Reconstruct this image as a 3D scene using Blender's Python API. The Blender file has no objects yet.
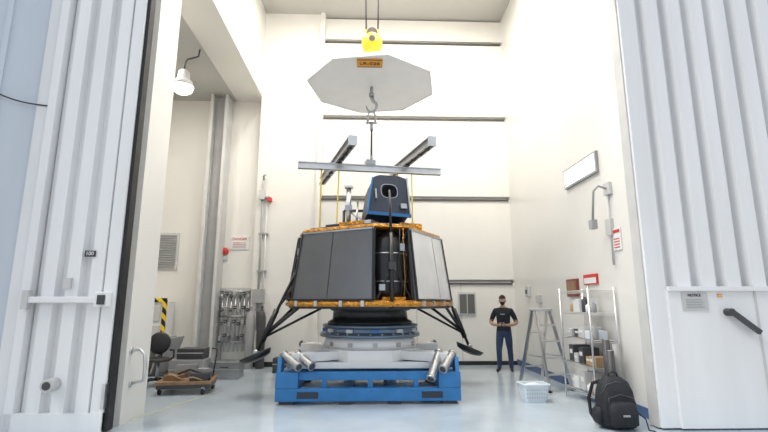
import bpy, bmesh, math, random
from mathutils import Vector, Matrix, Euler
random.seed(7)
sc = bpy.context.scene
try:
    sc.view_settings.view_transform = 'Standard'
except Exception: pass

# ------------------------------------------------------------ materials
def mat(name, col, rough=.5, metal=0., noise=0., nscale=3., bump=0., bscale=20., emis=None, estr=0., spec=.5, streak=False, coat=0., alpha=1.):
    m = bpy.data.materials.new(name); m.use_nodes = True
    nt = m.node_tree; N = nt.nodes; L = nt.links
    b = N['Principled BSDF']
    b.inputs['Roughness'].default_value = rough
    b.inputs['Metallic'].default_value = metal
    b.inputs['Specular IOR Level'].default_value = spec
    b.inputs['Coat Weight'].default_value = coat
    b.inputs['Base Color'].default_value = (*col, 1)
    tc = N.new('ShaderNodeTexCoord')
    if noise > 0:
        n = N.new('ShaderNodeTexNoise'); n.inputs['Scale'].default_value = nscale; n.inputs['Detail'].default_value = 5
        mp = N.new('ShaderNodeMapping')
        if streak: mp.inputs['Scale'].default_value = (1, 1, .12)
        L.new(tc.outputs['Object'], mp.inputs[0]); L.new(mp.outputs[0], n.inputs['Vector'])
        r = N.new('ShaderNodeValToRGB')
        r.color_ramp.elements[0].position = .3; r.color_ramp.elements[1].position = .7
        r.color_ramp.elements[0].color = (*[c*(1-noise) for c in col], 1)
        r.color_ramp.elements[1].color = (*[min(1, c*(1+noise*.4)) for c in col], 1)
        L.new(n.outputs['Fac'], r.inputs[0]); L.new(r.outputs[0], b.inputs['Base Color'])
    if bump > 0:
        n2 = N.new('ShaderNodeTexNoise'); n2.inputs['Scale'].default_value = bscale; n2.inputs['Detail'].default_value = 3
        L.new(tc.outputs['Object'], n2.inputs['Vector'])
        bp = N.new('ShaderNodeBump'); bp.inputs['Strength'].default_value = bump; bp.inputs['Distance'].default_value = .05
        L.new(n2.outputs['Fac'], bp.inputs['Height']); L.new(bp.outputs[0], b.inputs['Normal'])
    if emis:
        b.inputs['Emission Color'].default_value = (*emis, 1); b.inputs['Emission Strength'].default_value = estr
    return m

M = {}
M['wall'] = mat('wall_paint', (.78,.76,.715), .45, noise=.04, nscale=.6)
M['wallR'] = mat('wall_paint_gloss', (.76,.75,.715), .3, noise=.04, nscale=.5)
M['wallL'] = mat('wall_paint_alcove', (.74,.72,.675), .5, noise=.05, nscale=.6)
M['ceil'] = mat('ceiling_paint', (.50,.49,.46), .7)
M['panel'] = mat('bay_door_paint', (.80,.78,.73), .4, noise=.05, nscale=.8, streak=True)
M['floor'] = mat('epoxy_floor', (.47,.54,.60), .14, noise=.12, nscale=1.2, bump=.02, bscale=6)
M['apron'] = mat('concrete_apron', (.5,.49,.47), .8, noise=.2)
M['door'] = mat('door_white_metal', (.84,.845,.85), .45, noise=.08, nscale=2.2, streak=True)
M['doorsh'] = mat('door_outer_panel_shaded', (.62,.67,.74), .5, noise=.10, nscale=1.5, streak=True)  # outer leaf's bluish shade put into its base colour
M['black'] = mat('black_rubber', (.015,.015,.017), .5)
M['dgrey'] = mat('dark_grey', (.06,.06,.065), .45, noise=.2)
M['seam'] = mat('seam_rubber_grey', (.07,.065,.06), .6)
M['grey'] = mat('grey_paint', (.36,.36,.36), .5, noise=.1)
M['lgrey'] = mat('light_grey', (.58,.58,.57), .5, noise=.08)
M['alu'] = mat('aluminium', (.72,.72,.72), .32, 1., noise=.1, nscale=5)
M['alud'] = mat('aluminium_channel', (.50,.51,.53), .42, .9, noise=.1, nscale=5)
M['steel'] = mat('steel_dull', (.45,.46,.48), .35, .9, noise=.15)
M['bluesteel'] = mat('ring_bluish_steel', (.16,.22,.30), .3, .6, noise=.2)
M['blue'] = mat('blue_stand_paint', (.03,.20,.48), .42, noise=.18, nscale=4)
M['blueb'] = mat('blue_anodised', (.04,.17,.40), .35, .3)
M['navy'] = mat('navy_box', (.028,.038,.062), .4, noise=.2)
M['white'] = mat('white_paint', (.80,.80,.79), .4, noise=.05)
M['yellow'] = mat('crane_yellow', (.80,.42,.02), .4, noise=.1)
M['orange'] = mat('label_orange', (.85,.36,.03), .5)
M['gold'] = mat('gold_foil', (.70,.32,.05), .28, .75, noise=.4, nscale=12, bump=1., bscale=25)
M['carbon'] = mat('black_composite', (.018,.018,.02), .35, noise=.3)
M['solar'] = mat('solar_panel_dark', (.16,.165,.175), .28, .45, noise=.2, nscale=1.2)
M['silverp_sky'] = mat('silver_panel_sky_lit', (.82,.83,.85), .22, .6, noise=.10, nscale=2)  # bright sky reflection put into a lighter silver base colour
M['disc'] = mat('shield_white', (.90,.91,.92), .4, noise=.03)
M['red'] = mat('red_paint', (.6,.04,.03), .4)
M['maroon'] = mat('plaque_maroon', (.22,.05,.035), .5)
M['skin'] = mat('skin', (.42,.25,.17), .55)
M['hair'] = mat('hair_dark', (.018,.013,.01), .6, bump=.4, bscale=60)
M['shirt'] = mat('shirt_black', (.012,.014,.022), .85, bump=.2)
M['jeans'] = mat('jeans_blue', (.03,.055,.12), .85, noise=.3, nscale=12)
M['bag'] = mat('backpack_fabric', (.012,.014,.02), .7, noise=.3, nscale=15, bump=.2, bscale=40)
M['brown'] = mat('plywood', (.30,.18,.10), .6, noise=.3, nscale=6, streak=True)
M['card'] = mat('cardboard', (.45,.30,.17), .8, noise=.1)
M['plast'] = mat('clear_bin_plastic', (.72,.80,.86), .3)
M['blueline'] = mat('blue_trim', (.07,.12,.25), .5)
M['glow'] = mat('lamp_glass', (1,.95,.8), .3, emis=(1,.93,.75), estr=3.)
M['glass'] = mat('daylight_window', (.9,.95,1), .2, emis=(.93,.97,1), estr=1.6)
M['dglass'] = mat('dark_window', (.12,.12,.11), .15)
M['tape'] = mat('yellow_tape', (.42,.42,.22), .6)
M['screen'] = mat('tablet_dark', (.03,.03,.035), .2)
M['duct'] = mat('silver_duct', (.50,.50,.50), .38, .75, noise=.2, nscale=8, bump=.25, bscale=30)
M['navyt'] = mat('strap_yellow', (.85,.62,.08), .6)
# hazard
hz = mat('hazard_stripe', (.9,.6,.02), .5); nt = hz.node_tree
tc = nt.nodes.new('ShaderNodeTexCoord'); w = nt.nodes.new('ShaderNodeTexWave'); w.wave_type='BANDS'; w.bands_direction='DIAGONAL'; w.inputs['Scale'].default_value=2.2
r = nt.nodes.new('ShaderNodeValToRGB'); r.color_ramp.interpolation='CONSTANT'
r.color_ramp.elements[0].color=(.01,.01,.01,1); r.color_ramp.elements[1].color=(.9,.6,.02,1); r.color_ramp.elements[1].position=.5
nt.links.new(tc.outputs['Object'], w.inputs['Vector']); nt.links.new(w.outputs['Fac'], r.inputs[0]); nt.links.new(r.outputs[0], nt.nodes['Principled BSDF'].inputs['Base Color'])
M['hazard']=hz

# ------------------------------------------------------------ builder
class B:
    def __init__(s, name):
        s.name=name; s.bm=bmesh.new(); s.mats=[]
    def mi(s, m):
        m = M[m]
        if m not in s.mats: s.mats.append(m)
        return s.mats.index(m)
    def faces(s, vs, fs, m, smooth=False):
        i=s.mi(m); bv=[s.bm.verts.new(v) for v in vs]; out=[]
        for f in fs:
            try:
                q=s.bm.faces.new([bv[k] for k in f]); q.material_index=i; q.smooth=smooth; out.append(q)
            except ValueError: pass
        return bv,out
    def box(s, c, d, m, rot=None, bev=0.):
        h=[x/2 for x in d]
        R = rot if isinstance(rot, Matrix) else (Euler([math.radians(a) for a in rot]).to_matrix() if rot else Matrix.Identity(3))
        vs=[Vector(c)+R@Vector((sx*h[0],sy*h[1],sz*h[2])) for sz in(-1,1) for sy in(-1,1) for sx in(-1,1)]
        fs=[(0,2,3,1),(4,5,7,6),(0,1,5,4),(2,6,7,3),(0,4,6,2),(1,3,7,5)]
        bv,out=s.faces(vs,fs,m)
        if bev>0:
            es=list({e for f in out for e in f.edges})
            bmesh.ops.bevel(s.bm, geom=es, offset=bev, segments=2, affect='EDGES', profile=.5, material=s.mi(m))
    def bb(s, x0,x1,y0,y1,z0,z1,m,bev=0.):
        s.box(((x0+x1)/2,(y0+y1)/2,(z0+z1)/2),(abs(x1-x0),abs(y1-y0),abs(z1-z0)),m,bev=bev)
    def loft(s, rings, m, cap=True, smooth=False, closed=True):
        n=len(rings[0]); vs=[p for r in rings for p in r]; fs=[]
        for i in range(len(rings)-1):
            for j in range(n if closed else n-1):
                k=(j+1)%n
                fs.append((i*n+j,i*n+k,(i+1)*n+k,(i+1)*n+j))
        if cap and closed:
            fs.append(tuple(range(n-1,-1,-1))); fs.append(tuple(range((len(rings)-1)*n,len(rings)*n)))
        bv,out=s.faces(vs,fs,m,smooth)
        if cap and closed:
            for f in out[-2:]: f.smooth=False
    def cyl(s,p0,p1,r0,m,r1=None,seg=14):
        p0=Vector(p0);p1=Vector(p1); r1=r0 if r1 is None else r1
        q=(p1-p0).to_track_quat('Z','Y')
        ring=lambda p,r:[p+q@Vector((r*math.cos(2*math.pi*k/seg),r*math.sin(2*math.pi*k/seg),0)) for k in range(seg)]
        s.loft([ring(p0,r0),ring(p1,r1)],m,smooth=seg>6)
    def beam(s,p0,p1,w,h,m,bev=0):
        p0=Vector(p0);p1=Vector(p1);d=p1-p0;q=d.to_track_quat('X','Z')
        s.box((p0+p1)/2,(d.length,w,h),m,rot=q.to_matrix(),bev=bev)
    def tube(s,pts,r,m,seg=8):
        pts=[Vector(p) for p in pts]; rings=[]; up=None
        for i,p in enumerate(pts):
            t=(pts[min(i+1,len(pts)-1)]-pts[max(i-1,0)]).normalized()
            if up is None:
                up=t.orthogonal().normalized()
            up=(up-t*up.dot(t)).normalized(); sd=t.cross(up)
            rr=r[i] if isinstance(r,(list,tuple)) else r
            rings.append([p+up*rr*math.cos(2*math.pi*k/seg)+sd*rr*math.sin(2*math.pi*k/seg) for k in range(seg)])
        s.loft(rings,m,smooth=True)
    def lathe(s,prof,c,m,seg=40,rot=None,smooth=True):
        R=Euler([math.radians(a) for a in rot]).to_matrix() if rot else Matrix.Identity(3)
        c=Vector(c)
        rings=[[c+R@Vector((r*math.cos(2*math.pi*k/seg),r*math.sin(2*math.pi*k/seg),z)) for k in range(seg)] for r,z in prof]
        s.loft(rings,m,smooth=smooth)
    def ell(s,c,rad,m,rot=None,seg=20,n=12):
        R=Euler([math.radians(a) for a in rot]).to_matrix() if rot else Matrix.Identity(3)
        rings=[]
        for i in range(n+1):
            ph=-math.pi/2+math.pi*(i/n)*.998+.001*math.pi
            rings.append([Vector(c)+R@Vector((rad[0]*math.cos(ph)*math.cos(2*math.pi*k/seg),rad[1]*math.cos(ph)*math.sin(2*math.pi*k/seg),rad[2]*math.sin(ph))) for k in range(seg)])
        s.loft(rings,m,smooth=True)
    def prism(s,poly,z0,z1,m,scale=1.,c=(0,0)):
        a=[Vector((x,y,z0)) for x,y in poly]; b=[Vector((c[0]+(x-c[0])*scale,c[1]+(y-c[1])*scale,z1)) for x,y in poly]
        s.loft([a,b],m)
    def text(s,txt,c,size,m,rot=(90,0,0)):
        cu=bpy.data.curves.new('t','FONT'); cu.body=txt; cu.size=size; cu.align_x='CENTER'; cu.align_y='CENTER'; cu.extrude=.003
        o=bpy.data.objects.new('t',cu); sc.collection.objects.link(o)
        dg=bpy.context.evaluated_depsgraph_get(); me=bpy.data.meshes.new_from_object(o.evaluated_get(dg))
        R=Matrix.Translation(c)@Euler([math.radians(a) for a in rot]).to_matrix().to_4x4()
        s.faces([R@v.co for v in me.vertices],[tuple(p.vertices) for p in me.polygons],m)
        bpy.data.objects.remove(o); bpy.data.meshes.remove(me)
    def addmesh(s,me,m_fn,T=None):
        bv=[s.bm.verts.new((T@v.co) if T else v.co) for v in me.vertices]
        for p in me.polygons:
            f=s.bm.faces.new([bv[k] for k in p.vertices]); f.smooth=True; f.material_index=s.mi(m_fn(p.center))
    def done(s, T=None):
        bmesh.ops.recalc_face_normals(s.bm, faces=s.bm.faces)
        if T: s.bm.transform(T)
        vs=[v.co for v in s.bm.verts]
        lo=[min(v[i] for v in vs) for i in range(3)]; hi=[max(v[i] for v in vs) for i in range(3)]
        o0=Vector(((lo[0]+hi[0])/2,(lo[1]+hi[1])/2,lo[2]))
        bmesh.ops.translate(s.bm,verts=s.bm.verts,vec=-o0)
        me=bpy.data.meshes.new(s.name); s.bm.to_mesh(me); s.bm.free()
        for m in s.mats: me.materials.append(m)
        o=bpy.data.objects.new(s.name,me); o.location=o0; sc.collection.objects.link(o); return o

# ------------------------------------------------------------ room shell
XR=3.97; XL=-3.05; YB=12.5; YB2=12.8; ZC=10.0; YD=6.35; ZS=7.4
b=B('floor'); b.bb(-8,8,5.6,13.4,-.2,0,'floor'); b.done()
b=B('ground_apron'); b.bb(-25,25,-25,5.6,-.22,-.01,'apron'); b.done()
b=B('wall_back'); b.bb(-7.2,XR+.3,YB2,YB2+.3,0,ZC,'wall'); b.done()
b=B('wall_right'); b.bb(XR,XR+.3,6.45,YB2,0,ZC,'wallR'); b.done()
b=B('sun_block_header'); b.bb(-7.2,7.4,6.45,6.6,7.1,ZC+.2,'door'); b.done()  # unseen header added above the view to keep sun out of the bay
b=B('wall_left')
b.bb(XL-.8,XL,7.3,YB2,ZS,ZC,'wall')            # wall above the side bay
b.bb(-3.9,-3.27,6.6,7.3,0,ZC,'wall')            # jamb
b.bb(-7.2,-7.0,6.6,YB2,0,ZC,'wallL')
b.bb(-7.2,-3.9,6.6,6.7,0,ZC,'wallL')
b.done()
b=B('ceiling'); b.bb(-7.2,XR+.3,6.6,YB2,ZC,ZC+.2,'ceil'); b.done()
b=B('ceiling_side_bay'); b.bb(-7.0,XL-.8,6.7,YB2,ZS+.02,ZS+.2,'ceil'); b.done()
b=B('wall_pilaster'); b.bb(XL,-1.42,12.35,YB2,0,ZC,'wall'); b.bb(-1.42,-1.30,12.25,YB2,0,ZC,'panel'); b.done()
b=B('trim_column'); b.bb(-4.45,-4.37,12.3,YB2,0,ZS,'lgrey'); b.bb(-4.05,-3.97,12.3,YB2,0,ZS,'lgrey'); b.bb(-4.37,-4.05,12.5,12.56,0,ZS,'grey'); b.done()
b=B('baseboard_back'); b.bb(XL,-1.42,12.30,12.35,0,.12,'black'); b.bb(-7,XL,12.75,12.8,0,.12,'black'); b.done()
b=B('baseboard_right'); b.bb(XR-.03,XR,6.6,YB,0,.14,'blueline'); b.done()
# sectional bay door in back wall
b=B('door_3')
zs=[0.06,2.19,4.50,6.88,9.26,10.0]
for i in range(5):
    b.bb(-1.30,XR,YB-.02,YB+.28,zs[i]+.03,zs[i+1]-.05,'panel')
    if i<4:
        b.bb(-1.30,XR-.05,YB-.06,YB-.02,zs[i+1]-.10,zs[i+1]-.06,'seam')
        b.bb(-1.30,XR-.05,YB+.05,YB+.28,zs[i+1]-.05,zs[i+1]+.03,'grey')
        for x in (0.1,1.3,2.5):
            b.bb(x,x+.02,YB-.028,YB-.02,zs[i]+.04,zs[i+1]-.05,'lgrey') if i==0 else None
b.bb(-1.30,XR,YB-.04,YB+.28,0,.1,'black')
b.done()
b=B('window_1'); b.bb(2.42,2.90,YB-.06,YB-.02,1.28,1.88,'lgrey'); b.bb(2.46,2.86,YB-.075,YB-.06,1.33,1.83,'dglass'); b.bb(2.65,2.67,YB-.08,YB-.06,1.33,1.83,'lgrey'); b.done()
b=B('window_2'); b.bb(XR-.05,XR,7.50,8.80,3.82,4.20,'grey'); b.bb(XR-.06,XR-.045,7.55,8.75,3.86,4.16,'glass'); b.done()

# ------------------------------------------------------------ large doors
def corr(b,x0,x1,y,z0,z1,pitch,depth,m,flip=1):
    n=round((x1-x0)/pitch); p=(x1-x0)/n; pts=[]
    for i in range(n):
        a=x0+i*p
        pts+= [(a,y),(a+p*.34,y),(a+p*.40,y-depth),(a+p*.94,y-depth)]
    pts.append((x1,y))
    b.loft([[Vector((px,py,z0)) for px,py in pts],[Vector((px,py,z1)) for px,py in pts]],m,closed=False)
b=B('door_1')   # left sliding leaf
b.bb(-4.5,-3.30,6.34,6.42,0.02,9.5,'door')
corr(b,-4.36,-3.46,6.32,0.25,9.5,.30,.11,'door')
b.bb(-3.46,-3.30,6.22,6.34,.02,9.5,'door',bev=.01)
b.bb(-4.50,-4.38,6.20,6.34,.02,9.5,'door',bev=.01)
b.bb(-3.30,-3.25,6.26,6.40,.02,9.5,'black')
b.bb(-4.5,-3.30,6.2,6.32,.02,.25,'door')
b.bb(-4.42,-3.42,6.13,6.2,1.60,1.68,'door',bev=.01); b.bb(-4.42,-4.34,6.12,6.2,1.52,1.76,'lgrey'); b.bb(-3.5,-3.34,6.10,6.22,1.55,1.74,'door',bev=.01)
b.bb(-3.44,-3.36,6.06,6.12,1.58,1.70,'dgrey')
b.cyl((-3.92,6.24,.60),(-3.92,6.05,.60),.08,'lgrey'); b.cyl((-3.92,6.06,.60),(-3.92,6.04,.60),.05,'dgrey')
b.bb(-3.96,-3.86,6.17,6.22,1.78,1.92,'lgrey')
b.bb(-3.74,-3.60,6.195,6.225,2.2,2.28,'dgrey'); b.text('100',(-3.67,6.19,2.24),.07,'white')
b.bb(-3.32,-3.28,6.18,6.26,.3,.6,'alu')
b.done()
b=B('door_4')   # outer folded leaf on far left
R=Matrix.Rotation(math.radians(28),3,'Z'); hx=Vector((-4.52,6.28,0))
def P(u,v,z): return hx+R@Vector((u,v,0))+Vector((0,0,z))
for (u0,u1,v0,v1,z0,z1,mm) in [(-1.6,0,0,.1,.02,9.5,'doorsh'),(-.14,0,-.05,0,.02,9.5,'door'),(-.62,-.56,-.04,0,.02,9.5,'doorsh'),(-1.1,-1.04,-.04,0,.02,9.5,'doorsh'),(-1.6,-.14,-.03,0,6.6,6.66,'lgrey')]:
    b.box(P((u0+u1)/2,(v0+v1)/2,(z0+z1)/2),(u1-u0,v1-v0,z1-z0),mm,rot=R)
b.done()
b=B('door_cable'); pts=[P(-1.0+i*.10, -.06, 4.62-.30*(i/10)-.12*math.sin(i/10*math.pi)) for i in range(11)]; b.tube(pts,.01,'dgrey'); b.done()
b=B('door_2')   # right sliding leaf
DX=3.78
b.bb(DX,7.2,6.32,6.42,.02,9.5,'door')
b.bb(DX,DX+.26,6.16,6.32,.02,9.5,'door',bev=.01)
corr(b,DX+.26,7.2,6.30,1.80,9.5,.35,.16,'door')
b.bb(DX+.24,7.2,6.12,6.32,.02,1.78,'door',bev=.01)
b.bb(DX+.24,7.2,6.08,6.14,1.76,1.82,'door')
b.bb(DX-.02,DX,6.2,6.4,.02,9.5,'lgrey')
b.box((4.98,6.05,1.36),(.46,.05,.06),'dgrey',rot=(0,38,0)); b.cyl((4.80,6.13,1.48),(4.80,6.02,1.48),.05,'dgrey')
b.bb(5.2,5.23,6.11,6.12,.02,1.76,'lgrey')
b.done()
b=B('notice_sign'); b.bb(4.20,4.55,6.105,6.118,1.50,1.74,'lgrey'); 
b.text('NOTICE',(4.37,6.10,1.70),.05,'dgrey')
for i in range(4): b.bb(4.25,4.50-.03*(i%2),6.10,6.106,1.54+i*.033,1.548+i*.033,'grey')
b.done()
b=B('caution_label'); b.bb(4.70,4.76,6.105,6.118,1.68,1.72,'orange'); b.bb(4.71,4.75,6.102,6.106,1.695,1.702,'white'); b.done()

b=B('pipe_handrail'); b.tube([(-3.27,6.72,.95),(-3.15,6.72,.97),(-3.08,6.72,.9),(-3.06,6.72,.75),(-3.08,6.76,.55),(-3.27,6.78,.5)],.022,'alu'); b.cyl((-3.27,6.72,.95),(-3.25,6.72,.95),.045,'alu'); b.cyl((-3.27,6.78,.5),(-3.25,6.78,.5),.045,'alu'); b.done()

# ------------------------------------------------------------ blue stand
cx,cy=0.05,9.0
b=B('blue_transport_stand')
x0,x1,y0,y1=-1.47,1.52,7.78,10.25
for y in (y0,y1-.22):
    b.bb(x0,x1,y,y+.20,.05,.25,'blue',bev=.012)
    b.bb(x0+.30,x1-.30,y+.10,y+.20,.36,.49,'blue',bev=.01)
    for x in (-.75,0,.75): b.bb(cx+x-.04,cx+x+.04,y+.10,y+.18,.24,.37,'blue')
    for x in (-1.0,1.0):
        b.bb(cx+x-.17,cx+x+.17,y-.006 if y==y0 else y+.18,y+.02 if y==y0 else y+.206,.10,.20,'navy')
for x in (x0,x1-.22): b.bb(x,x+.22,y0+.2,y1-.2,.05,.25,'blue'); b.bb(x+.04,x+.18,y0+.2,y1-.2,.36,.49,'blue')
for x in (x0,x1-.36):
    for y in (y0,y1-.3):
        b.bb(x,x+.36,y,y+.30,.25,.50,'blue',bev=.012)
        b.bb(x+.06,x+.3,y+.05,y+.25,0,.05,'dgrey')
for x in (x0+.02,x1-.08):
    b.loft([[Vector((x,y0,.5)),Vector((x,y0+.30,.5)),Vector((x,y0+.28,.72)),Vector((x,y0+.06,.72))],[Vector((x+.06,y0,.5)),Vector((x+.06,y0+.30,.5)),Vector((x+.06,y0+.28,.72)),Vector((x+.06,y0+.06,.72))]],'blue')
for x in (-.4,.4): b.bb(cx+x-.08,cx+x+.08,y0+.2,y1-.2,.08,.18,'blue'); b.bb(cx+x-.1,cx+x+.1,y0+.04,y0+.18,0,.05,'dgrey'); b.bb(cx+x-.1,cx+x+.1,y1-.18,y1-.04,0,.05,'dgrey')
b.done()

b=B('white_adapter_platform')
oc=[(cx+.98*math.cos(math.radians(22.5+45*k)),cy+.98*math.sin(math.radians(22.5+45*k))) for k in range(8)]
b.prism(oc,.62,.80,'white')
for sx in (-1,1):
    for sy in (-1,1):
        p0=Vector((cx+sx*.55,cy+sy*.55,.71)); p1=Vector((cx+sx*1.34,cy+sy*1.02,.71))
        b.beam(p0,p1,.34,.15,'white',bev=.01)
        b.beam(p1+Vector((0,0,-.12)),p1+Vector((-sx*.3,-sy*.15,-.12)),.26,.10,'lgrey')
b.bb(cx-1.15,cx+1.15,8.03,8.17,.52,.62,'white',bev=.01); b.bb(cx-1.15,cx+1.15,9.83,9.97,.52,.62,'white',bev=.01)
b.done()
def duct(name,ps,r):
    b=B(name)
    for p0,p1 in ps:
        p0=Vector(p0);p1=Vector(p1);d=(p1-p0).normalized();L=(p1-p0).length
        pts=[];rs=[]
        n=14
        for i in range(n+1):
            f=i/n; pts.append(p0+d*L*f); rs.append(r*(1+.035*(i%2)))
        b.tube(pts,rs,'duct',seg=22)
        for e,s_ in ((p0,-1),(p1,1)):
            for (ra,rb,da,db,m_) in ((r*1.12,r*1.12,-.02,.02,'duct'),(r*.8,r*.8,.02*s_,.026*s_,'dgrey')):
                b.cyl(e+d*da,e+d*db,ra,m_,r1=rb,seg=22)
    b.done()
duct('damper_tube',[((-1.38,7.97,.76),(-1.10,7.70,.60)),((-1.16,8.03,.76),(-.90,7.76,.60))],.066)
duct('damper_tube',[((1.42,7.97,.76),(1.22,7.68,.56)),((1.20,8.0,.78),(1.02,7.67,.42))],.066)
duct('damper_tube',[((-1.38,10.05,.76),(-1.10,10.30,.60))],.066)
duct('damper_tube',[((1.42,10.05,.76),(1.14,10.30,.60))],.066)

b=B('payload_adapter_ring')
b.lathe([(.84,.80),(.84,.96),(.80,.98),(.80,1.0)],(cx,cy,0),'white')
b.lathe([(.94,1.0),(.94,1.05),(.86,1.07),(.86,1.16),(.90,1.17),(.90,1.21),(.7,1.215)],(cx,cy,0),'bluesteel')
b.lathe([(.80,1.215),(.80,1.26),(.72,1.30),(.70,1.45),(.76,1.47),(.76,1.50),(.3,1.50)],(cx,cy,0),'carbon')
for k in range(28):
    a=2*math.pi*k/28; b.cyl((cx+.91*math.cos(a),cy+.91*math.sin(a),1.05),(cx+.91*math.cos(a),cy+.91*math.sin(a),1.075),.015,'steel',seg=6)
for k in range(12):
    a=2*math.pi*k/12+.1; b.box((cx+.875*math.cos(a),cy+.875*math.sin(a),1.115),(.12,.04,.06),'lgrey' if k%3 else 'blueb',rot=(0,0,math.degrees(a)+90))
    b.box((cx+.845*math.cos(a),cy+.845*math.sin(a),.88),(.08,.03,.07),'steel',rot=(0,0,math.degrees(a)+90))
b.done()

# ------------------------------------------------------------ lander
b=B('lunar_lander')
def octo(d,L,rot=-30):
    pts=[]
    for k in range(4):
        a=math.radians(rot-90+90*k); n=Vector((math.cos(a),math.sin(a))); t=Vector((-n.y,n.x))
        pts.append(Vector((cx,cy))+n*d-t*L/2); pts.append(Vector((cx,cy))+n*d+t*L/2)
    return pts
def ring(d,L,z): return [Vector((p.x,p.y,z)) for p in octo(d,L)]
b.loft([ring(1.31,1.60,1.50),ring(1.33,1.62,1.54)],'carbon')
b.loft([ring(1.36,1.65,1.54),ring(1.385,1.67,1.575),ring(1.38,1.67,1.61),ring(1.33,1.62,1.64)],'gold')
b.loft([ring(.88,1.05,1.60),ring(.80,.95,2.86)],'carbon')
b.loft([ring(1.13,1.44,2.85),ring(1.17,1.49,2.87),ring(1.16,1.48,2.91),ring(1.12,1.43,2.925)],'gold')
b.loft([ring(1.06,1.38,2.92),ring(1.04,1.36,2.955)],'carbon')
for k in range(4):
    a=math.radians(-30-90+90*k); n=Vector((math.cos(a),math.sin(a),0)); t=Vector((-n.y,n.x,0)); C=Vector((cx,cy,0))
    mm='solar' if k in (0,2) else 'silverp_sky'
    def q(u,f,off):
        d=1.31+(1.15-1.31)*f+off; L=1.66+(1.50-1.66)*f; z=1.64+f*(2.85-1.64)
        return C+n*d+t*(u*L/2)+Vector((0,0,z))
    b.loft([[q(-1,0,0),q(1,0,0),q(1,0,.03),q(-1,0,.03)],[q(-1,1,0),q(1,1,0),q(1,1,.03),q(-1,1,.03)]],'dgrey')
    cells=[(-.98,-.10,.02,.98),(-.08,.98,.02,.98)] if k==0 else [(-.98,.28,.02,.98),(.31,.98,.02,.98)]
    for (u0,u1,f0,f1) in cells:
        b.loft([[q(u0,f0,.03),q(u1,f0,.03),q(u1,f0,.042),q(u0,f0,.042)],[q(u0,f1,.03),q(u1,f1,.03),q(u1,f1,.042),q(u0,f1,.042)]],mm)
    for u in (-.98,.98,):
        b.beam(q(u,0,.05),q(u,1,.05),.03,.02,'carbon')
    for f in (0.01,.99): b.beam(q(-1,f,.05),q(1,f,.05),.02,.03,'carbon' if f<.5 else 'alud')
    for u in (-.8,-.3,.3,.8): b.box(q(u,0,.09)-Vector((0,0,.05)),(.06,.05,.09),'alu',rot=(0,0,math.degrees(a)+90))
for k in range(4):
    a=math.radians(-75+90*k); n=Vector((math.cos(a),math.sin(a),0)); t=Vector((-n.y,n.x,0)); C=Vector((cx,cy,0))
    V=lambda r,s,z: C+n*r+t*s+Vector((0,0,z))
    b.lathe([(.05,1.64),(.30,1.68),(.35,1.80),(.345,2.0),(.33,2.45),(.27,2.68),(.10,2.82),(.05,2.83)],C+n*1.08,'carbon',seg=24)
    for zz,rr_ in ((1.95,.352),(2.42,.338)): b.lathe([(rr_,zz-.012),(rr_+.006,zz),(rr_,zz+.012)],C+n*1.08,'steel',seg=24)
    for s_ in (-.33,.33):
        b.cyl(V(1.46,s_,1.62),V(1.27,s_,2.88),.026,'dgrey')
        b.cyl(V(1.46,s_,1.62),V(1.40,0,2.2),.014,'carbon')
    b.cyl(V(1.46,-.3,1.62),V(1.30,.3,2.84),.014,'dgrey'); 
    b.tube([V(1.44,.12,1.65),V(1.46,.14,1.9),V(1.43,.10,2.3),V(1.36,.14,2.85)],.010,'black')
    b.tube([V(1.44,.18,1.65),V(1.45,.20,2.0),V(1.41,.19,2.4),V(1.36,.2,2.85)],.007,'gold')
    b.box(V(1.42,0,1.67),(.40,.10,.05),'gold',rot=(0,0,math.degrees(a)+90))
    b.box(V(1.40,.16,2.52),(.08,.06,.12),'steel',rot=(0,0,math.degrees(a)+90)); b.box(V(1.44,-.2,1.85),(.10,.05,.10),'alud',rot=(0,0,math.degrees(a)+90))
    if k in (0,2):
        b.cyl(V(1.52,-.05,1.50),V(1.46,-.05,2.75),.035,'carbon'); b.cyl(V(1.46,-.05,2.75),V(1.38,-.05,3.5),.022,'carbon')
        b.cyl(V(1.52,-.05,1.50),V(1.3,.28,1.58),.02,'carbon')
        b.box(V(1.50,-.05,2.2),(.12,.10,.12),'dgrey',rot=(0,0,math.degrees(a)+90))
    else:
        F=V(2.08,0,.72)
        b.cyl(V(1.30,0,2.45),F,.028,'carbon'); b.cyl(V(1.75,0,1.48),V(1.98,0,.92),.05,'carbon')
        for s_ in (-.42,.42):
            b.cyl(V(1.36,s_,1.56),V(1.92,0,1.05),.028,'carbon')
            b.cyl(V(1.40,s_*.8,2.0),V(1.70,0,1.55),.018,'carbon')
        b.cyl(V(1.36,-.42,1.56),V(1.62,0,1.70),.018,'carbon'); b.cyl(V(1.36,.42,1.56),V(1.62,0,1.70),.018,'carbon')
        b.cyl(V(.95,0,1.50),V(1.95,0,1.0),.022,'carbon')
        b.ell(F+Vector((0,0,.02)),(.06,.06,.06),'steel',seg=12,n=8)
        b.lathe([(.02,.0),(.10,-.10),(.24,-.06),(.29,.02),(.27,.03),(.1,-.02),(.02,.03)],F-Vector((0,0,.02)),'carbon',seg=28,rot=(0,22 if k==1 else -22,0))
def D(x,y,z): return Vector((cx+x,cy+y,z))
b.box(D(-.55,-.35,3.00),(.5,.35,.10),'dgrey',rot=(0,0,-30)); b.box(D(-.1,-.55,3.02),(.4,.3,.14),'alu',rot=(0,0,-30))
b.box(D(.6,-.15,3.02),(.45,.4,.12),'dgrey',rot=(0,0,-30)); b.box(D(.72,-.42,3.0),(.45,.2,.14),'gold',rot=(0,0,20))
b.box(D(-.75,.2,3.02),(.3,.3,.14),'alu',rot=(0,0,-30)); b.box(D(-.35,-.78,3.0),(.5,.06,.10),'gold',rot=(0,0,-30))
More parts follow.
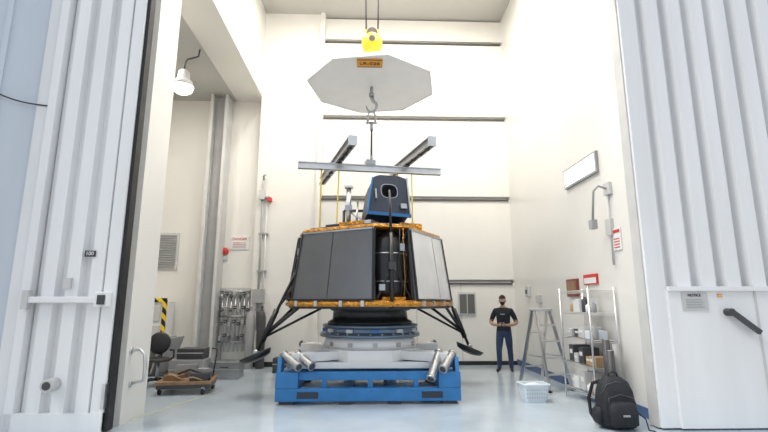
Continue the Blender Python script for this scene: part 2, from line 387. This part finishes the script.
b.cyl(D(-.42,-.5,2.95),D(-.42,-.5,3.75),.045,'alu'); b.cyl(D(-.30,-.35,2.95),D(-.25,-.2,3.55),.02,'alu')
b.box(D(-.42,-.5,3.35),(.13,.13,.1),'steel'); b.box(D(-.42,-.5,3.76),(.16,.12,.04),'alu')
b.cyl(D(-.42,-.5,3.3),D(-.05,-.45,3.05),.018,'alu')
for s_ in (-.62,.62):
    b.cyl(D(s_*.9,.5,2.95),D(s_*.9,.5,3.5),.03,'dgrey'); b.beam(D(s_*.9,.5,3.5),D(0,.5,3.5),.05,.05,'dgrey')
for (p,qq) in [((-.15,-.3,2.95),(.0,-.35,3.2)),((.6,-.2,2.95),(.42,-.3,3.25)),((.2,.4,2.95),(.3,.1,3.3)),((-.3,.3,2.95),(-.05,.1,3.4)),((.65,.2,2.95),(.5,.0,3.45))]:
    b.cyl(D(*p),D(*qq),.025,'carbon')
b.cyl(D(.62,-.1,2.95),D(.57,-.05,4.02),.02,'carbon'); b.cyl(D(.70,-.05,2.95),D(.62,-.05,3.6),.012,'alu')
R=Euler((math.radians(-14),0,math.radians(14))).to_matrix(); bc=D(.24,-.38,3.51)
def bx(u,v,w): return bc+R@Vector((u*.96,v,w*.92))
T_=.28
ext=[(-.42,-.40),(.42,-.44),(.42,.40),(.36,.46),(-.16,.46),(-.26,.40)]
no=24; outer=[];inner=[]
for i in range(no):
    a=2*math.pi*i/no; dx,dz=math.cos(a),math.sin(a)
    tmin=9
    for j in range(len(ext)):
        x1_,z1_=ext[j]; x2_,z2_=ext[(j+1)%len(ext)]
        ex,ez=x2_-x1_,z2_-z1_; den=dx*ez-dz*ex
        if abs(den)<1e-9: continue
        tt=(x1_*ez-z1_*ex)/den; ss=(x1_*dz-z1_*dx)/den
        if tt>0 and -1e-6<=ss<=1+1e-6: tmin=min(tmin,tt)
    outer.append((dx*tmin,dz*tmin)); inner.append((.04+.16*math.copysign(abs(dx)**.7,dx),.09+.15*math.copysign(abs(dz)**.7,dz)))
b.loft([[bx(x,-T_,z) for x,z in outer],[bx(x,-T_,z) for x,z in inner],[bx(x,T_-.02,z) for x,z in inner]],'navy',cap=False)
b.loft([[bx(x,-T_,z) for x,z in outer],[bx(x,T_,z) for x,z in outer]],'navy',cap=False)
b.loft([[bx(x,T_,z) for x,z in outer],[bx(x,T_,z) for x,z in inner]],'navy',cap=False)
b.loft([[bx((x-.04)*1.08+.04,-T_-.012,(z-.09)*1.08+.09) for x,z in inner],[bx(x,-T_-.012,z) for x,z in inner]],'steel',cap=False)
b.beam(bx(-.43,-.29,-.42),bx(.44,-.29,-.45),.05,.06,'blueb'); b.beam(bx(-.42,-.29,-.40),bx(-.27,-.29,.38),.03,.04,'blueb')
b.beam(bx(.43,-.29,-.44),bx(.43,-.29,.42),.03,.03,'alud'); b.box(bx(-.24,-.31,.0),(.03,.03,.2),'steel',rot=R); b.box(bx(.3,-.31,-.25),(.12,.04,.1),'steel',rot=R)
b.beam(bx(-.40,.27,-.42),bx(.42,.27,-.45),.05,.06,'blueb')
b.cyl(bx(.3,0,.42),bx(.3,0,.56),.03,'alu'); b.cyl(bx(-.1,0,.42),bx(-.1,0,.54),.03,'alu')
b.done()

# ------------------------------------------------------------ lifting gear
b=B('lifting_spreader_frame')
an=math.radians(16); ex=Vector((math.cos(an*.5),math.sin(an*.5),0)); ey=Vector((-math.sin(an),math.cos(an),0))
c0=Vector((.03,9.41,4.40))
def chan(p0,p1,w,h,m):
    p0=Vector(p0);p1=Vector(p1);u=Vector((0,0,1))
    b.beam(p0,p1,w*.35,h,m); b.beam(p0+u*(h/2-.01),p1+u*(h/2-.01),w,.02,m); b.beam(p0-u*(h/2-.01),p1-u*(h/2-.01),w,.02,m)
chan(c0-ex*1.50,c0+ex*1.55,.14,.14,'alu')
for x,y in ((-.725,9.64),(.757,9.63)):
    c=Vector((x,y,4.57)); L=1.55
    chan(c-ey*L,c+ey*(L if x<0 else .9),.15,.17,'alud')
    for k in range(7):
        b.box(c+ey*(-1.3+k*.35)-Vector((0,0,.09)),(.09,.06,.02),'dgrey',rot=(0,0,16))
    b.box(c-ey*L,(.17,.02,.19),'alu',rot=(0,0,16))
b.box(c0+Vector((0,0,.12)),(.2,.2,.10),'steel',rot=(0,0,14)); 
for (p,q_) in [((-.98,9.27,4.32),(-.98,9.2,2.97)),((-.62,9.32,4.32),(-.62,8.95,2.97)),((.93,9.53,4.32),(.90,9.2,2.97)),((.62,9.48,4.32),(.62,9.45,2.97))]:
    b.beam(p,q_,.028,.012,'navyt'); b.cyl(Vector(q_),Vector(q_)+Vector((0,0,.12)),.03,'steel')
b.done()

b=B('crane_hook_shield')
oc=Vector((.06,9.4,6.25)); rr=1.40; a0=math.radians(12)
o8=[(oc.x+rr*math.cos(a0+math.pi/4*k),oc.y+rr*math.sin(a0+math.pi/4*k)) for k in range(8)]
b.prism(o8,6.25,6.27,'disc'); 
for k in range(8):
    p=o8[k];q_=o8[(k+1)%8]; b.beam((p[0],p[1],6.28),(q_[0],q_[1],6.28),.03,.08,'disc')
b.beam((oc.x-1.2,oc.y,6.30),(oc.x+1.2,oc.y,6.30),.06,.06,'alu'); b.beam((oc.x,oc.y-1.2,6.30),(oc.x,oc.y+1.2,6.30),.06,.06,'alu')
b.box((oc.x-.05,oc.y-1.06,6.235),(.50,.30,.02),'orange'); b.text('LR-026',(oc.x-.05,oc.y-1.06,6.222),.14,'black',rot=(180,0,0))
for yy in (-.135,.135): b.box((oc.x-.05,oc.y-1.06+yy,6.223),(.48,.015,.004),'black')
b.done()

b=B('crane_hook')
z=7.30
b.lathe([(.03,-.30),(.12,-.27),(.21,-.12),(.235,0),(.21,.12),(.12,.22),(.05,.26)],(oc.x,oc.y,z),'yellow',seg=28)
b.box((oc.x,oc.y,z+.12),(.30,.16,.40),'yellow',bev=.03); b.cyl((oc.x,oc.y-.13,z+.2),(oc.x,oc.y+.13,z+.2),.12,'dgrey',seg=24)
b.cyl((oc.x,oc.y-.235,z),(oc.x,oc.y-.20,z),.07,'dgrey')
for x in (-.17,.17): b.cyl((oc.x+x*.75,oc.y,z+.1),(oc.x+x,oc.y,9.98),.018,'dgrey')
b.cyl((oc.x,oc.y,6.3),(oc.x,oc.y,z-.25),.035,'steel')
b.cyl((oc.x,oc.y,6.25),(oc.x,oc.y,6.05),.035,'steel'); b.cyl((oc.x,oc.y,6.1),(oc.x,oc.y,6.03),.06,'steel')
hp=[(oc.x,oc.y,6.03),(oc.x+.02,oc.y,5.95)]+[(oc.x+.11*math.sin(math.radians(t)),oc.y,5.80+.12*math.cos(math.radians(t))) for t in range(20,290,18)]
b.tube(hp,[.042,.04]+[.038-.0015*i for i in range(len(hp)-2)],'steel')
b.tube([(oc.x-.08,oc.y,5.42)]+[(oc.x+.08*math.cos(math.radians(t)),oc.y,5.58+.10*math.sin(math.radians(t))) for t in range(180,-1,-20)]+[(oc.x+.08,oc.y,5.42)],.022,'steel')
b.cyl((oc.x-.12,oc.y,5.42),(oc.x+.12,oc.y,5.42),.026,'steel')
b.cyl((oc.x,oc.y,5.44),(oc.x,oc.y,5.25),.035,'steel'); b.cyl((oc.x,oc.y,5.25),(oc.x,oc.y,4.56),.022,'dgrey'); b.cyl((oc.x,oc.y,4.70),(oc.x,oc.y,4.56),.032,'steel')
b.done()

# ------------------------------------------------------------ alcove lamp
b=B('high_bay_lamp')
lc=Vector((-4.28,10.0,6.55))
b.lathe([(.08,.34),(.12,.30),(.14,.12),(.20,.06),(.25,-.06),(.24,-.06),(.18,.04)],lc,'lgrey',seg=24)
b.lathe([(.235,-.05),(.21,-.16),(.12,-.22),(.02,-.235)],lc,'glow',seg=24)
b.tube([lc+Vector((0,0,.3)),lc+Vector((0,0,.5)),lc+Vector((.05,0,.62)),lc+Vector((.18,0,.66)),lc+Vector((.3,0,.70)),lc+Vector((.32,0,.87))],.02,'dgrey')
b.done()
yb=YB2
b=B('air_vent_grille'); b.bb(-6.1,-5.2,yb-.05,yb,2.5,3.5,'lgrey')
for i in range(14): b.box((-5.65,yb-.06,2.57+i*.066),(.8,.05,.012),'grey',rot=(35,0,0))
b.done()
b=B('safety_sign'); b.bb(-3.80,-3.30,yb-.03,yb,3.05,3.42,'white'); b.text('DANGER',(-3.55,yb-.035,3.34),.10,'red')
for i in range(4): b.bb(-3.73,-3.37,yb-.036,yb-.03,3.09+i*.045,3.105+i*.045,'red' if i%2 else 'grey')
b.done()
b=B('fire_alarm_bell'); b.cyl((-3.93,yb,3.0),(-3.93,yb-.08,3.0),.09,'red',seg=20); b.ell((-3.93,yb-.08,3.0),(.07,.03,.07),'red'); b.bb(-4.0,-3.86,yb-.05,yb,2.76,2.86,'lgrey'); b.done()
b=B('gas_manifold_panel')
b.bb(-3.92,-3.12,yb-.12,yb-.04,.55,2.0,'lgrey')
for i in range(7):
    x=-3.87+i*.115
    b.cyl((x,yb-.17,.35),(x,yb-.17,1.95),.018,'alu'); 
    for j in range(4):
        z=.7+j*.36+.06*(i%2)
        b.cyl((x,yb-.17,z),(x,yb-.27,z),.045,'dgrey' if (i+j)%3 else 'alu'); b.box((x,yb-.28,z),(.10,.02,.02),'steel')
for z in (.6,1.25,1.9): b.cyl((-3.92,yb-.2,z),(-3.12,yb-.2,z),.025,'steel')
for x in (-3.88,-3.16): b.bb(x-.02,x+.02,yb-.14,yb-.06,0,.6,'grey')
b.done()
b=B('wall_conduit')
b.cyl((-2.86,12.28,.9),(-2.86,12.28,4.9),.028,'grey'); b.cyl((-2.74,12.28,.3),(-2.74,12.28,4.2),.022,'lgrey')
for z in (1.4,2.4,3.4,4.4): b.bb(-2.92,-2.68,12.25,12.35,z,z+.04,'grey')
b.bb(-2.95,-2.80,12.2,12.35,4.35,4.6,'lgrey'); b.bb(-2.72,-2.62,12.2,12.35,4.3,4.40,'red'); b.bb(-2.98,-2.70,12.15,12.35,1.6,1.95,'grey')
b.tube([(-2.86,12.28,4.9),(-2.86,12.25,5.0),(-2.80,12.22,5.03)],.028,'grey')
b.done()
b=B('gas_cylinder')
for x in (-2.95,-2.68):
    b.lathe([(.10,0),(.11,.02),(.11,1.25),(.08,1.36),(.035,1.40),(.035,1.48),(.05,1.5),(.01,1.54)],(x,12.02,0),'grey' if x<-2.8 else 'dgrey',seg=20)
b.done()
b=B('hazard_cabinet')
b.bb(-5.95,-5.15,12.0,12.7,.02,1.62,'white'); b.bb(-5.95,-5.15,11.96,12.0,1.62,1.72,'hazard'); b.bb(-5.15,-5.06,11.96,12.02,.02,1.72,'hazard')
for i in range(3): b.bb(-5.9,-5.2,11.97,12.0,.15+i*.5,.55+i*.5,'lgrey',bev=.01); b.bb(-5.6,-5.5,11.94,11.97,.4+i*.5,.43+i*.5,'dgrey')
b.done()

# ------------------------------------------------------------ left clutter
b=B('office_chair')
c=Vector((-4.12,9.6,0))
for k in range(5):
    a=2*math.pi*k/5+.3; e=c+Vector((.28*math.cos(a),.28*math.sin(a),.08)); b.tube([c+Vector((0,0,.13)),(c+e)/2+Vector((0,0,.09)),e],.022,'black'); b.cyl(e+Vector((0,-.02,-.05)),e+Vector((0,.02,-.05)),.03,'dgrey')
b.cyl(c+Vector((0,0,.1)),c+Vector((0,0,.46)),.03,'steel')
b.ell(c+Vector((0,0,.50)),(.25,.25,.055),'black'); b.ell(c+Vector((-.1,.22,.80)),(.21,.05,.22),'black',rot=(-8,0,15)); b.tube([c+Vector((0,.1,.46)),c+Vector((-.06,.27,.52)),c+Vector((-.1,.27,.75))],.02,'black')
for s_ in (-1,1): b.tube([c+Vector((s_*.22,0,.5)),c+Vector((s_*.29,0,.55)),c+Vector((s_*.29,0,.68)),c+Vector((s_*.27,-.14,.70))],.018,'black')
b.done()
b=B('equipment_dolly')
b.box((-3.30,9.0,.20),(.95,.7,.05),'brown',rot=(0,0,8)); b.box((-3.30,9.0,.14),(.9,.66,.07),'dgrey',rot=(0,0,8))
for x in (-.38,.38):
    for y in (-.27,.27): b.cyl((-3.3+x-.02,9+y,.055),(-3.3+x+.02,9+y,.055),.055,'black'); b.box((-3.3+x,9+y,.10),(.05,.05,.05),'steel')
b.box((-3.05,8.95,.29),(.35,.35,.13),'dgrey',rot=(0,0,15),bev=.01); b.box((-3.5,8.9,.27),(.3,.25,.09),'brown',rot=(0,0,-12)); b.box((-3.4,9.2,.34),(.36,.2,.23),'steel',rot=(0,0,5)); b.box((-3.02,9.02,.38),(.2,.16,.06),'grey',rot=(0,0,-20))
b.tube([(-3.7,8.85,.25),(-3.55,8.75,.36),(-3.3,8.72,.26),(-3.1,8.7,.30),(-2.95,8.75,.24)],.01,'card'); b.tube([(-3.6,9.0,.26),(-3.2,8.78,.42),(-2.9,8.9,.3),(-2.85,8.8,.25)],.016,'black')
b.tube([(-2.93,9.25,.22),(-2.90,9.3,.6),(-2.90,9.32,.72),(-3.0,9.32,.74)],.015,'dgrey')
b.done()
b=B('tool_case')
for (x,y,z,w,d,h,m_) in [(-3.75,10.3,.22,.7,.5,.44,'grey'),(-3.7,10.3,.55,.55,.4,.22,'dgrey'),(-3.05,10.6,.18,.6,.45,.36,'steel')]:
    b.box((x,y,z),(w,d,h),m_,bev=.015); b.box((x,y-d/2-.01,z+.02),(w,.015,.02),'alu'); b.tube([(x-.08,y-d/2,z+.06),(x-.08,y-d/2-.04,z+.07),(x+.08,y-d/2-.04,z+.07),(x+.08,y-d/2,z+.06)],.008,'black')
b.done()
b=B('steel_plate_stack')
for i,(x,t_) in enumerate([(-4.9,12),(-4.7,14),(-4.55,18)]): b.box((x,11.2,.42),(.03,.8,.85),'grey',rot=(0,t_,0))
b.bb(-5.15,-4.35,10.8,11.6,0,.05,'dgrey'); b.done()
b=B('floor_marking_tape'); b.box((-3.0,8.0,.002),(.03,2.2,.003),'tape',rot=(0,0,-14)); b.done()
b=B('black_case'); b.box((-1.95,11.4,.17),(.5,.4,.34),'dgrey',bev=.02); b.box((-1.95,11.19,.2),(.5,.01,.02),'steel'); b.tube([(-2.05,11.2,.24),(-2.05,11.16,.25),(-1.85,11.16,.25),(-1.85,11.2,.24)],.01,'black'); b.done()

# ------------------------------------------------------------ right side
b=B('step_ladder')
lx,ly=3.42,9.15
def leg(x,y0_,y1_): b.beam((x,y0_,0.01),(lx+(x-lx)*.62,y1_,1.47),.03,.065,'alu')
X0,X1=lx-.27,lx+.27
for x in (X0,X1): leg(x,ly-.42,ly-.04); leg(x,ly+.42,ly+.04)
for i in range(1,5):
    f=i/5; hw=.27*(1-.38*f); y=ly-.42+.38*f; b.bb(lx-hw,lx+hw,y-.05,y+.05,1.47*f-.012,1.47*f+.012,'alu')
for f in (.25,.7): hw=.27*(1-.38*f); y=ly+.42-.38*f; b.beam((lx-hw,y,1.47*f),(lx+hw,y,1.47*f),.02,.03,'alu')
b.bb(lx-.19,lx+.19,ly-.12,ly+.12,1.45,1.50,'lgrey',bev=.01)
for x in (X0,X1): xx=lx+(x-lx)*.8; b.beam((xx,ly-.28,.6),(xx,ly+.28,.6),.008,.02,'alu')
for x in (X0,X1):
    for y in (-.42,.42): b.bb(x-.03,x+.03,ly+y-.03,ly+y+.03,0,.04,'black')
T=Matrix.Translation((lx,ly,0))@Matrix.Rotation(math.radians(20),4,'Z')@Matrix.Translation((-lx,-ly,0))
b.done(T)
b=B('wire_shelf_rack')
sx0,sx1,sy0,sy1=3.50,3.92,7.30,8.40
for x in (sx0,sx1):
    for y in (sy0,sy1): b.cyl((x,y,0),(x,y,1.85),.016,'alu',seg=8)
SH=[.18,.60,1.02,1.44,1.80]
for z in SH:
    for x in (sx0,sx1): b.cyl((x,sy0,z),(x,sy1,z),.008,'alu',seg=6); b.cyl((x,sy0,z-.03),(x,sy1,z-.03),.006,'alu',seg=6)
    for y in (sy0,sy1): b.cyl((sx0,y,z),(sx1,y,z),.008,'alu',seg=6); b.cyl((sx0,y,z-.03),(sx1,y,z-.03),.006,'alu',seg=6)
    for i in range(1,22): y=sy0+(sy1-sy0)*i/22; b.cyl((sx0,y,z),(sx1,y,z),.003,'alu',seg=4)
b.done()
b=B('shelf_supplies')
cols=['white','lgrey','plast','card','dgrey','grey','white','dgrey','plast','lgrey']
for z in SH[:-1]:
    y=sy0+.06
    while y<sy1-.15:
        w_=random.uniform(.09,.24); h=random.uniform(.12,.30); d_=random.uniform(.22,.34); m_=random.choice(cols)
        if y+w_>sy1-.03: break
        if random.random()<.3: 
            b.lathe([(.05,0),(.055,.01),(.055,h*.75),(.02,h*.9),(.02,h)],(3.62,y+.06,z+.009),m_,seg=14); y+=.13
        else:
            b.box((3.71,y+w_/2,z+.009+h/2),(d_,w_,h),m_,bev=.006); b.box((3.71-d_/2-.003,y+w_/2,z+.01+h*.6),(.004,w_*.6,h*.25),'white'); y+=w_+.02
b.done()
b=B('paper_roll_stack')
for i,(x,y,h) in enumerate([(3.64,7.14,1.05),(3.76,7.10,.98),(3.62,7.0,.9)]): b.cyl((x,y,0),(x,y,h),.055,'dgrey' if i!=1 else 'grey',seg=18); b.cyl((x,y,h),(x,y,h+.004),.03,'lgrey')
b.done()
b=B('laundry_bin')
bc_=Vector((2.78,8.0,0))
def rr_(w,d,z,n=6):
    o=[]
    for (sx,sy,a0_) in ((1,1,0),(-1,1,90),(-1,-1,180),(1,-1,270)):
        for i in range(n): a=math.radians(a0_+90*i/(n-1)); o.append(bc_+Vector((sx*(w/2-.05)+.05*math.cos(a),sy*(d/2-.05)+.05*math.sin(a),z)))
    return o
b.loft([rr_(.36,.28,0),rr_(.43,.34,.26),rr_(.47,.38,.265),rr_(.47,.38,.285),rr_(.42,.33,.285),rr_(.35,.27,.02)],'plast')
for i in range(-4,5):
    for z in (.08,.14,.20): b.box(bc_+Vector((i*.04,-.145-.03*z/.26*1.1-.005,z)),(.018,.006,.03),'lgrey')
b.ell(bc_+Vector((0,0,.20)),(.17,.13,.09),'white')
b.done()
b=B('backpack')
c=Vector((3.28,6.32,0))
def rring(w,d,z,yo=0,xo=0,e=.55,n=28):
    o=[]
    for i in range(n):
        a=2*math.pi*i/n; ca,sa=math.cos(a),math.sin(a)
        o.append(c+Vector((xo+w/2*math.copysign(abs(ca)**e,ca),yo+d/2*math.copysign(abs(sa)**e,sa),z)))
    return o
b.loft([rring(.30,.18,0),rring(.40,.27,.02),rring(.44,.31,.10),rring(.44,.30,.28,.01),rring(.40,.27,.42,.03,.01),rring(.32,.22,.52,.05,.02),rring(.2,.12,.575,.06,.02),rring(.06,.04,.59,.07,.02)],'bag',smooth=True)
b.loft([rring(.24,.06,.04,-.17),rring(.33,.12,.07,-.17),rring(.34,.13,.20,-.165),rring(.31,.11,.29,-.15),rring(.22,.05,.32,-.13)],'bag',smooth=True)
b.loft([rring(.05,.10,.05,0,-.23),rring(.08,.18,.08,0,-.23),rring(.08,.18,.2,0,-.23),rring(.04,.12,.24,0,-.22)],'bag',smooth=True)
b.tube([c+Vector((-.04,.05,.57)),c+Vector((-.03,.05,.62)),c+Vector((.02,.05,.64)),c+Vector((.07,.05,.62)),c+Vector((.08,.05,.57))],.012,'black')
b.tube([c+Vector(p) for p in ((-.16,-.17,.30),(-.15,-.14,.36),(0,-.13,.40),(.15,-.14,.36),(.16,-.17,.30))],.006,'dgrey')
b.tube([c+Vector(p) for p in ((-.19,-.06,.40),(-.12,-.06,.50),(0,-.05,.535),(.12,-.05,.51),(.2,-.05,.40))],.006,'dgrey')
for s_ in (-1,1): b.tube([c+Vector((s_*.10,.13,.52)),c+Vector((s_*.17,.20,.48)),c+Vector((s_*.22,.23,.3)),c+Vector((s_*.22,.2,.12)),c+Vector((s_*.20,.12,.05))],.022,'bag')
b.tube([c+Vector(p) for p in ((.2,-.1,.2),(.28,-.14,.12),(.27,-.2,.015),(.33,-.24,.01))],.008,'black')
b.bb(c.x-.04,c.x+.04,c.y-.245,c.y-.235,.17,.19,'grey')
b.done(Matrix.Translation(c)@Matrix.Scale(1.08,4)@Matrix.Translation(-c))
xr=XR
b=B('wall_pipe_bracket')
b.tube([(xr-.02,7.25,3.45),(xr-.18,7.25,3.50),(xr-.24,7.3,3.42),(xr-.24,7.4,2.95)],.02,'grey'); b.bb(xr-.05,xr,7.15,7.35,3.35,3.55,'lgrey'); b.bb(xr-.29,xr-.2,7.33,7.45,2.8,2.95,'grey'); b.bb(xr-.06,xr,7.2,7.36,2.68,2.95,'lgrey')
b.cyl((xr-.03,7.26,2.2),(xr-.03,7.26,3.4),.015,'lgrey'); b.done()
b=B('no_smoking_sign'); b.bb(xr-.02,xr,7.0,7.24,2.42,2.78,'white'); b.bb(xr-.025,xr-.02,7.02,7.22,2.70,2.75,'red')
for i in range(4): b.bb(xr-.025,xr-.02,7.04,7.20,2.46+i*.045,2.475+i*.045,'red')
b.done()
b=B('wall_plaque'); b.bb(xr-.05,xr,8.60,9.05,1.72,2.05,'maroon'); b.bb(xr-.055,xr-.05,8.64,9.01,1.76,2.01,'brown'); b.done()
b=B('wall_notice_board'); b.bb(xr-.03,xr,7.85,8.35,1.92,2.1,'red'); b.bb(xr-.035,xr-.03,7.88,8.32,1.94,2.04,'white'); b.done()
b=B('wall_junction_box'); 
for (y,z,h) in ((11.2,1.75,.26),(10.5,1.60,.18)): b.bb(xr-.08,xr,y,y+.22,z,z+h,'lgrey',bev=.01)
b.bb(xr-.09,xr-.08,11.25,11.37,1.82,1.92,'dgrey'); b.done()

# ------------------------------------------------------------ person
def skinmesh(verts, edges, radii, root, sub=2):
    me=bpy.data.meshes.new('sk'); me.from_pydata([Vector(v) for v in verts],edges,[]); o=bpy.data.objects.new('sk',me); sc.collection.objects.link(o)
    mod=o.modifiers.new('s','SKIN')
    for i,r_ in enumerate(radii):
        sv=me.skin_vertices[0].data[i]; sv.radius=r_ if isinstance(r_,tuple) else (r_,r_); sv.use_root=(i==root)
    mod.use_smooth_shade=True
    sb=o.modifiers.new('u','SUBSURF'); sb.levels=sub; sb.render_levels=sub
    dg=bpy.context.evaluated_depsgraph_get(); dg.update(); out=bpy.data.meshes.new_from_object(o.evaluated_get(dg)); bpy.data.objects.remove(o); return out
b=B('standing_man')
V_=[];E_=[];R_=[]
def av(p,r_,par=None):
    V_.append(p);R_.append(r_);i=len(V_)-1
    if par is not None: E_.append((par,i))
    return i
pel=av((0,0,.96),(.165,.12)); sp=av((0,.005,1.10),(.160,.115),pel); ch=av((0,0,1.27),(.185,.13),sp); uc=av((0,.01,1.40),(.16,.10),ch); nk=av((0,.0,1.49),(.06,.06),uc); n2=av((0,-.015,1.58),(.055,.055),nk)
for s_ in (-1,1):
    sh=av((s_*.185,.01,1.41),.075,uc); ua=av((s_*.25,.01,1.28),.065,sh); el=av((s_*.31,.03,1.13),.052,ua); fa=av((s_*.225,-.10,1.09),.044,el); wr=av((s_*.11,-.225,1.08),.030,fa); pm=av((s_*.075,-.27,1.085),(.034,.022),wr)
    st=-.07 if s_<0 else .05   # slight stride
    hp=av((s_*.09,0,.88),.112,pel); th=av((s_*.105,-.01+st*.5,.68),.095,hp); kn=av((s_*.12,-.02+st,.50),.072,th); cf=av((s_*.125,.015+st,.34),.068,kn); ak=av((s_*.13,.02+st,.10),.055,cf); ft=av((s_*.15,-.06+st,.045),(.045,.04),ak); to=av((s_*.165,-.16+st,.035),(.042,.03),ft)
me=skinmesh(V_,E_,R_,0)
def mf(c):
    if c.z<.095: return 'black'
    if c.z<.94: return 'jeans'
    if c.z>1.485: return 'skin'
    if abs(c.x)>.17 and c.z<1.20 and (c.y<-.02 or abs(c.x)>.27): return 'skin' 
    if c.y<-.15: return 'skin'
    return 'shirt'
b.addmesh(me,mf)
for s_ in (-1,1):
    base=Vector((s_*.072,-.285,1.085))
    for i in range(4):
        L=[.030,.034,.032,.025][i]; z0_=.026-.017*i
        p0=base+Vector((s_*.01,.01,z0_)); p1=base+Vector((-s_*.012,-.022,z0_)); p2=p1+Vector((-s_*L*.8,-L*.25,0)); p3=p2+Vector((-s_*L*.6,L*.45,0))
        mm=skinmesh([p0,p1,p2,p3],[(0,1),(1,2),(2,3)],[.009,.0085,.008,.0065],0,1); b.addmesh(mm,lambda c:'skin')
    p0=base+Vector((0,.03,.02)); p1=base+Vector((-s_*.02,.012,.045)); p2=p1+Vector((-s_*.025,-.012,.012))
    mm=skinmesh([p0,p1,p2],[(0,1),(1,2)],[.011,.0095,.008],0,1); b.addmesh(mm,lambda c:'skin')
b.box((0,-.295,1.095),(.16,.012,.11),'screen',rot=(-25,0,0))
hc=Vector((0,-.03,1.655)); T=Matrix.Translation(hc)@Matrix.Rotation(math.radians(10),4,'X')
bm2=bmesh.new(); bmesh.ops.create_uvsphere(bm2,u_segments=32,v_segments=24,radius=1)
for v in bm2.verts:
    x,y,z=v.co; w=1-.28*max(0,-z)**1.3; nx=x*.080*w; ny=y*.098*(1-.12*max(0,-z)); nz=z*.120
    if y<0: ny-= .022*math.exp(-((nx/.012)**2+((nz+.018)/.022)**2)); ny+=.006*math.exp(-(((abs(nx)-.03)/.014)**2+((nz-.012)/.012)**2)); ny-=.006*math.exp(-((nx/.025)**2+((nz+.055)/.01)**2)); ny-=.008*math.exp(-((nx/.03)**2+((nz+.1)/.02)**2))
    v.co=(nx,ny,nz)
mh=bpy.data.meshes.new('h'); bm2.to_mesh(mh); bm2.free()
b.addmesh(mh,lambda c:'hair' if (c.z>.060 and c.y<-.02) or (c.y>-.0 and c.z>-.05) else ('screen' if (c.z<-.022 and c.y<-.035 and c.z>-.1) else 'skin'),T)
for s_ in (-1,1):
    b.ell(T@Vector((s_*.080,.005,-.01)),(.010,.018,.030),'skin',seg=10,n=8)
    b.ell(T@Vector((s_*.03,-.087,.012)),(.012,.007,.007),'white',seg=10,n=6); b.ell(T@Vector((s_*.03,-.093,.012)),(.005,.004,.005),'black',seg=8,n=6)
    b.box(T@Vector((s_*.03,-.094,.034)),(.03,.006,.006),'hair')
rings=[]
for i in range(9):
    ph=math.radians(8+82*i/8*.995); rings.append([T@Vector((.086*math.cos(ph)*math.cos(2*math.pi*k/24),.012+.100*math.cos(ph)*math.sin(2*math.pi*k/24),.034+.105*math.sin(ph)+(.02 if math.sin(2*math.pi*k/24)<-.5 else 0)*math.cos(ph))) for k in range(24)])
b.loft(rings,'hair',smooth=True)
b.text('CREW',(0.0,-.14,1.33),.04,'lgrey',rot=(90,0,0))
b.done(Matrix.Translation((3.30,11.35,0))@Matrix.Rotation(math.radians(-24),4,'Z'))

# ------------------------------------------------------------ lights
def area(name,loc,size,power,col=(1,1,1),rot=(0,0,0)):
    l=bpy.data.lights.new(name,'AREA'); l.energy=power; l.color=col; l.shape='RECTANGLE'; l.size=size[0]; l.size_y=size[1]
    o=bpy.data.objects.new(name,l); o.location=loc; o.rotation_euler=[math.radians(a) for a in rot]; sc.collection.objects.link(o)
k=0
for y in (7.6,9.6):
    for x in (-1.6,.6,2.8):
        b=B('ceiling_light_fixture'); b.bb(x-.35,x+.35,y-.35,y+.35,9.85,10.0,'lgrey'); b.bb(x-.3,x+.3,y-.3,y+.3,9.84,9.85,'glow'); b.done()
        area('bay_light_%d'%k,(x,y,9.82),(.6,.6),106,(1,.95,.885)); k+=1
area('alcove_light',(-5.2,9.5,7.35),(.8,.8),95,(1,.95,.885))
l=bpy.data.lights.new('lamp_bulb','POINT'); l.energy=22; l.color=(1,.9,.7); l.shadow_soft_size=.1; o=bpy.data.objects.new('lamp_bulb',l); o.location=(-4.28,10.0,6.15); sc.collection.objects.link(o)
l=bpy.data.lights.new('hazy_sun','SUN'); l.energy=1.4; l.angle=math.radians(20); l.color=(1,.97,.92)
o=bpy.data.objects.new('hazy_sun',l); o.rotation_euler=Vector((.9,.40,-1.2)).to_track_quat('-Z','Y').to_euler(); o.location=(-5,-5,15); sc.collection.objects.link(o)
w=bpy.data.worlds.new('sky'); sc.world=w; w.use_nodes=True
bg=w.node_tree.nodes['Background']; bg.inputs[0].default_value=(.84,.91,1.0,1); bg.inputs[1].default_value=.92
# ------------------------------------------------------------ camera
cd=bpy.data.cameras.new('camera'); cam=bpy.data.objects.new('camera',cd); sc.collection.objects.link(cam)
cd.sensor_width=36; cd.lens=460/768*36; cam.location=(0,0,1.6); cam.rotation_euler=(math.radians(90+10.7),0,math.radians(-2)); cd.clip_end=200
sc.camera=cam
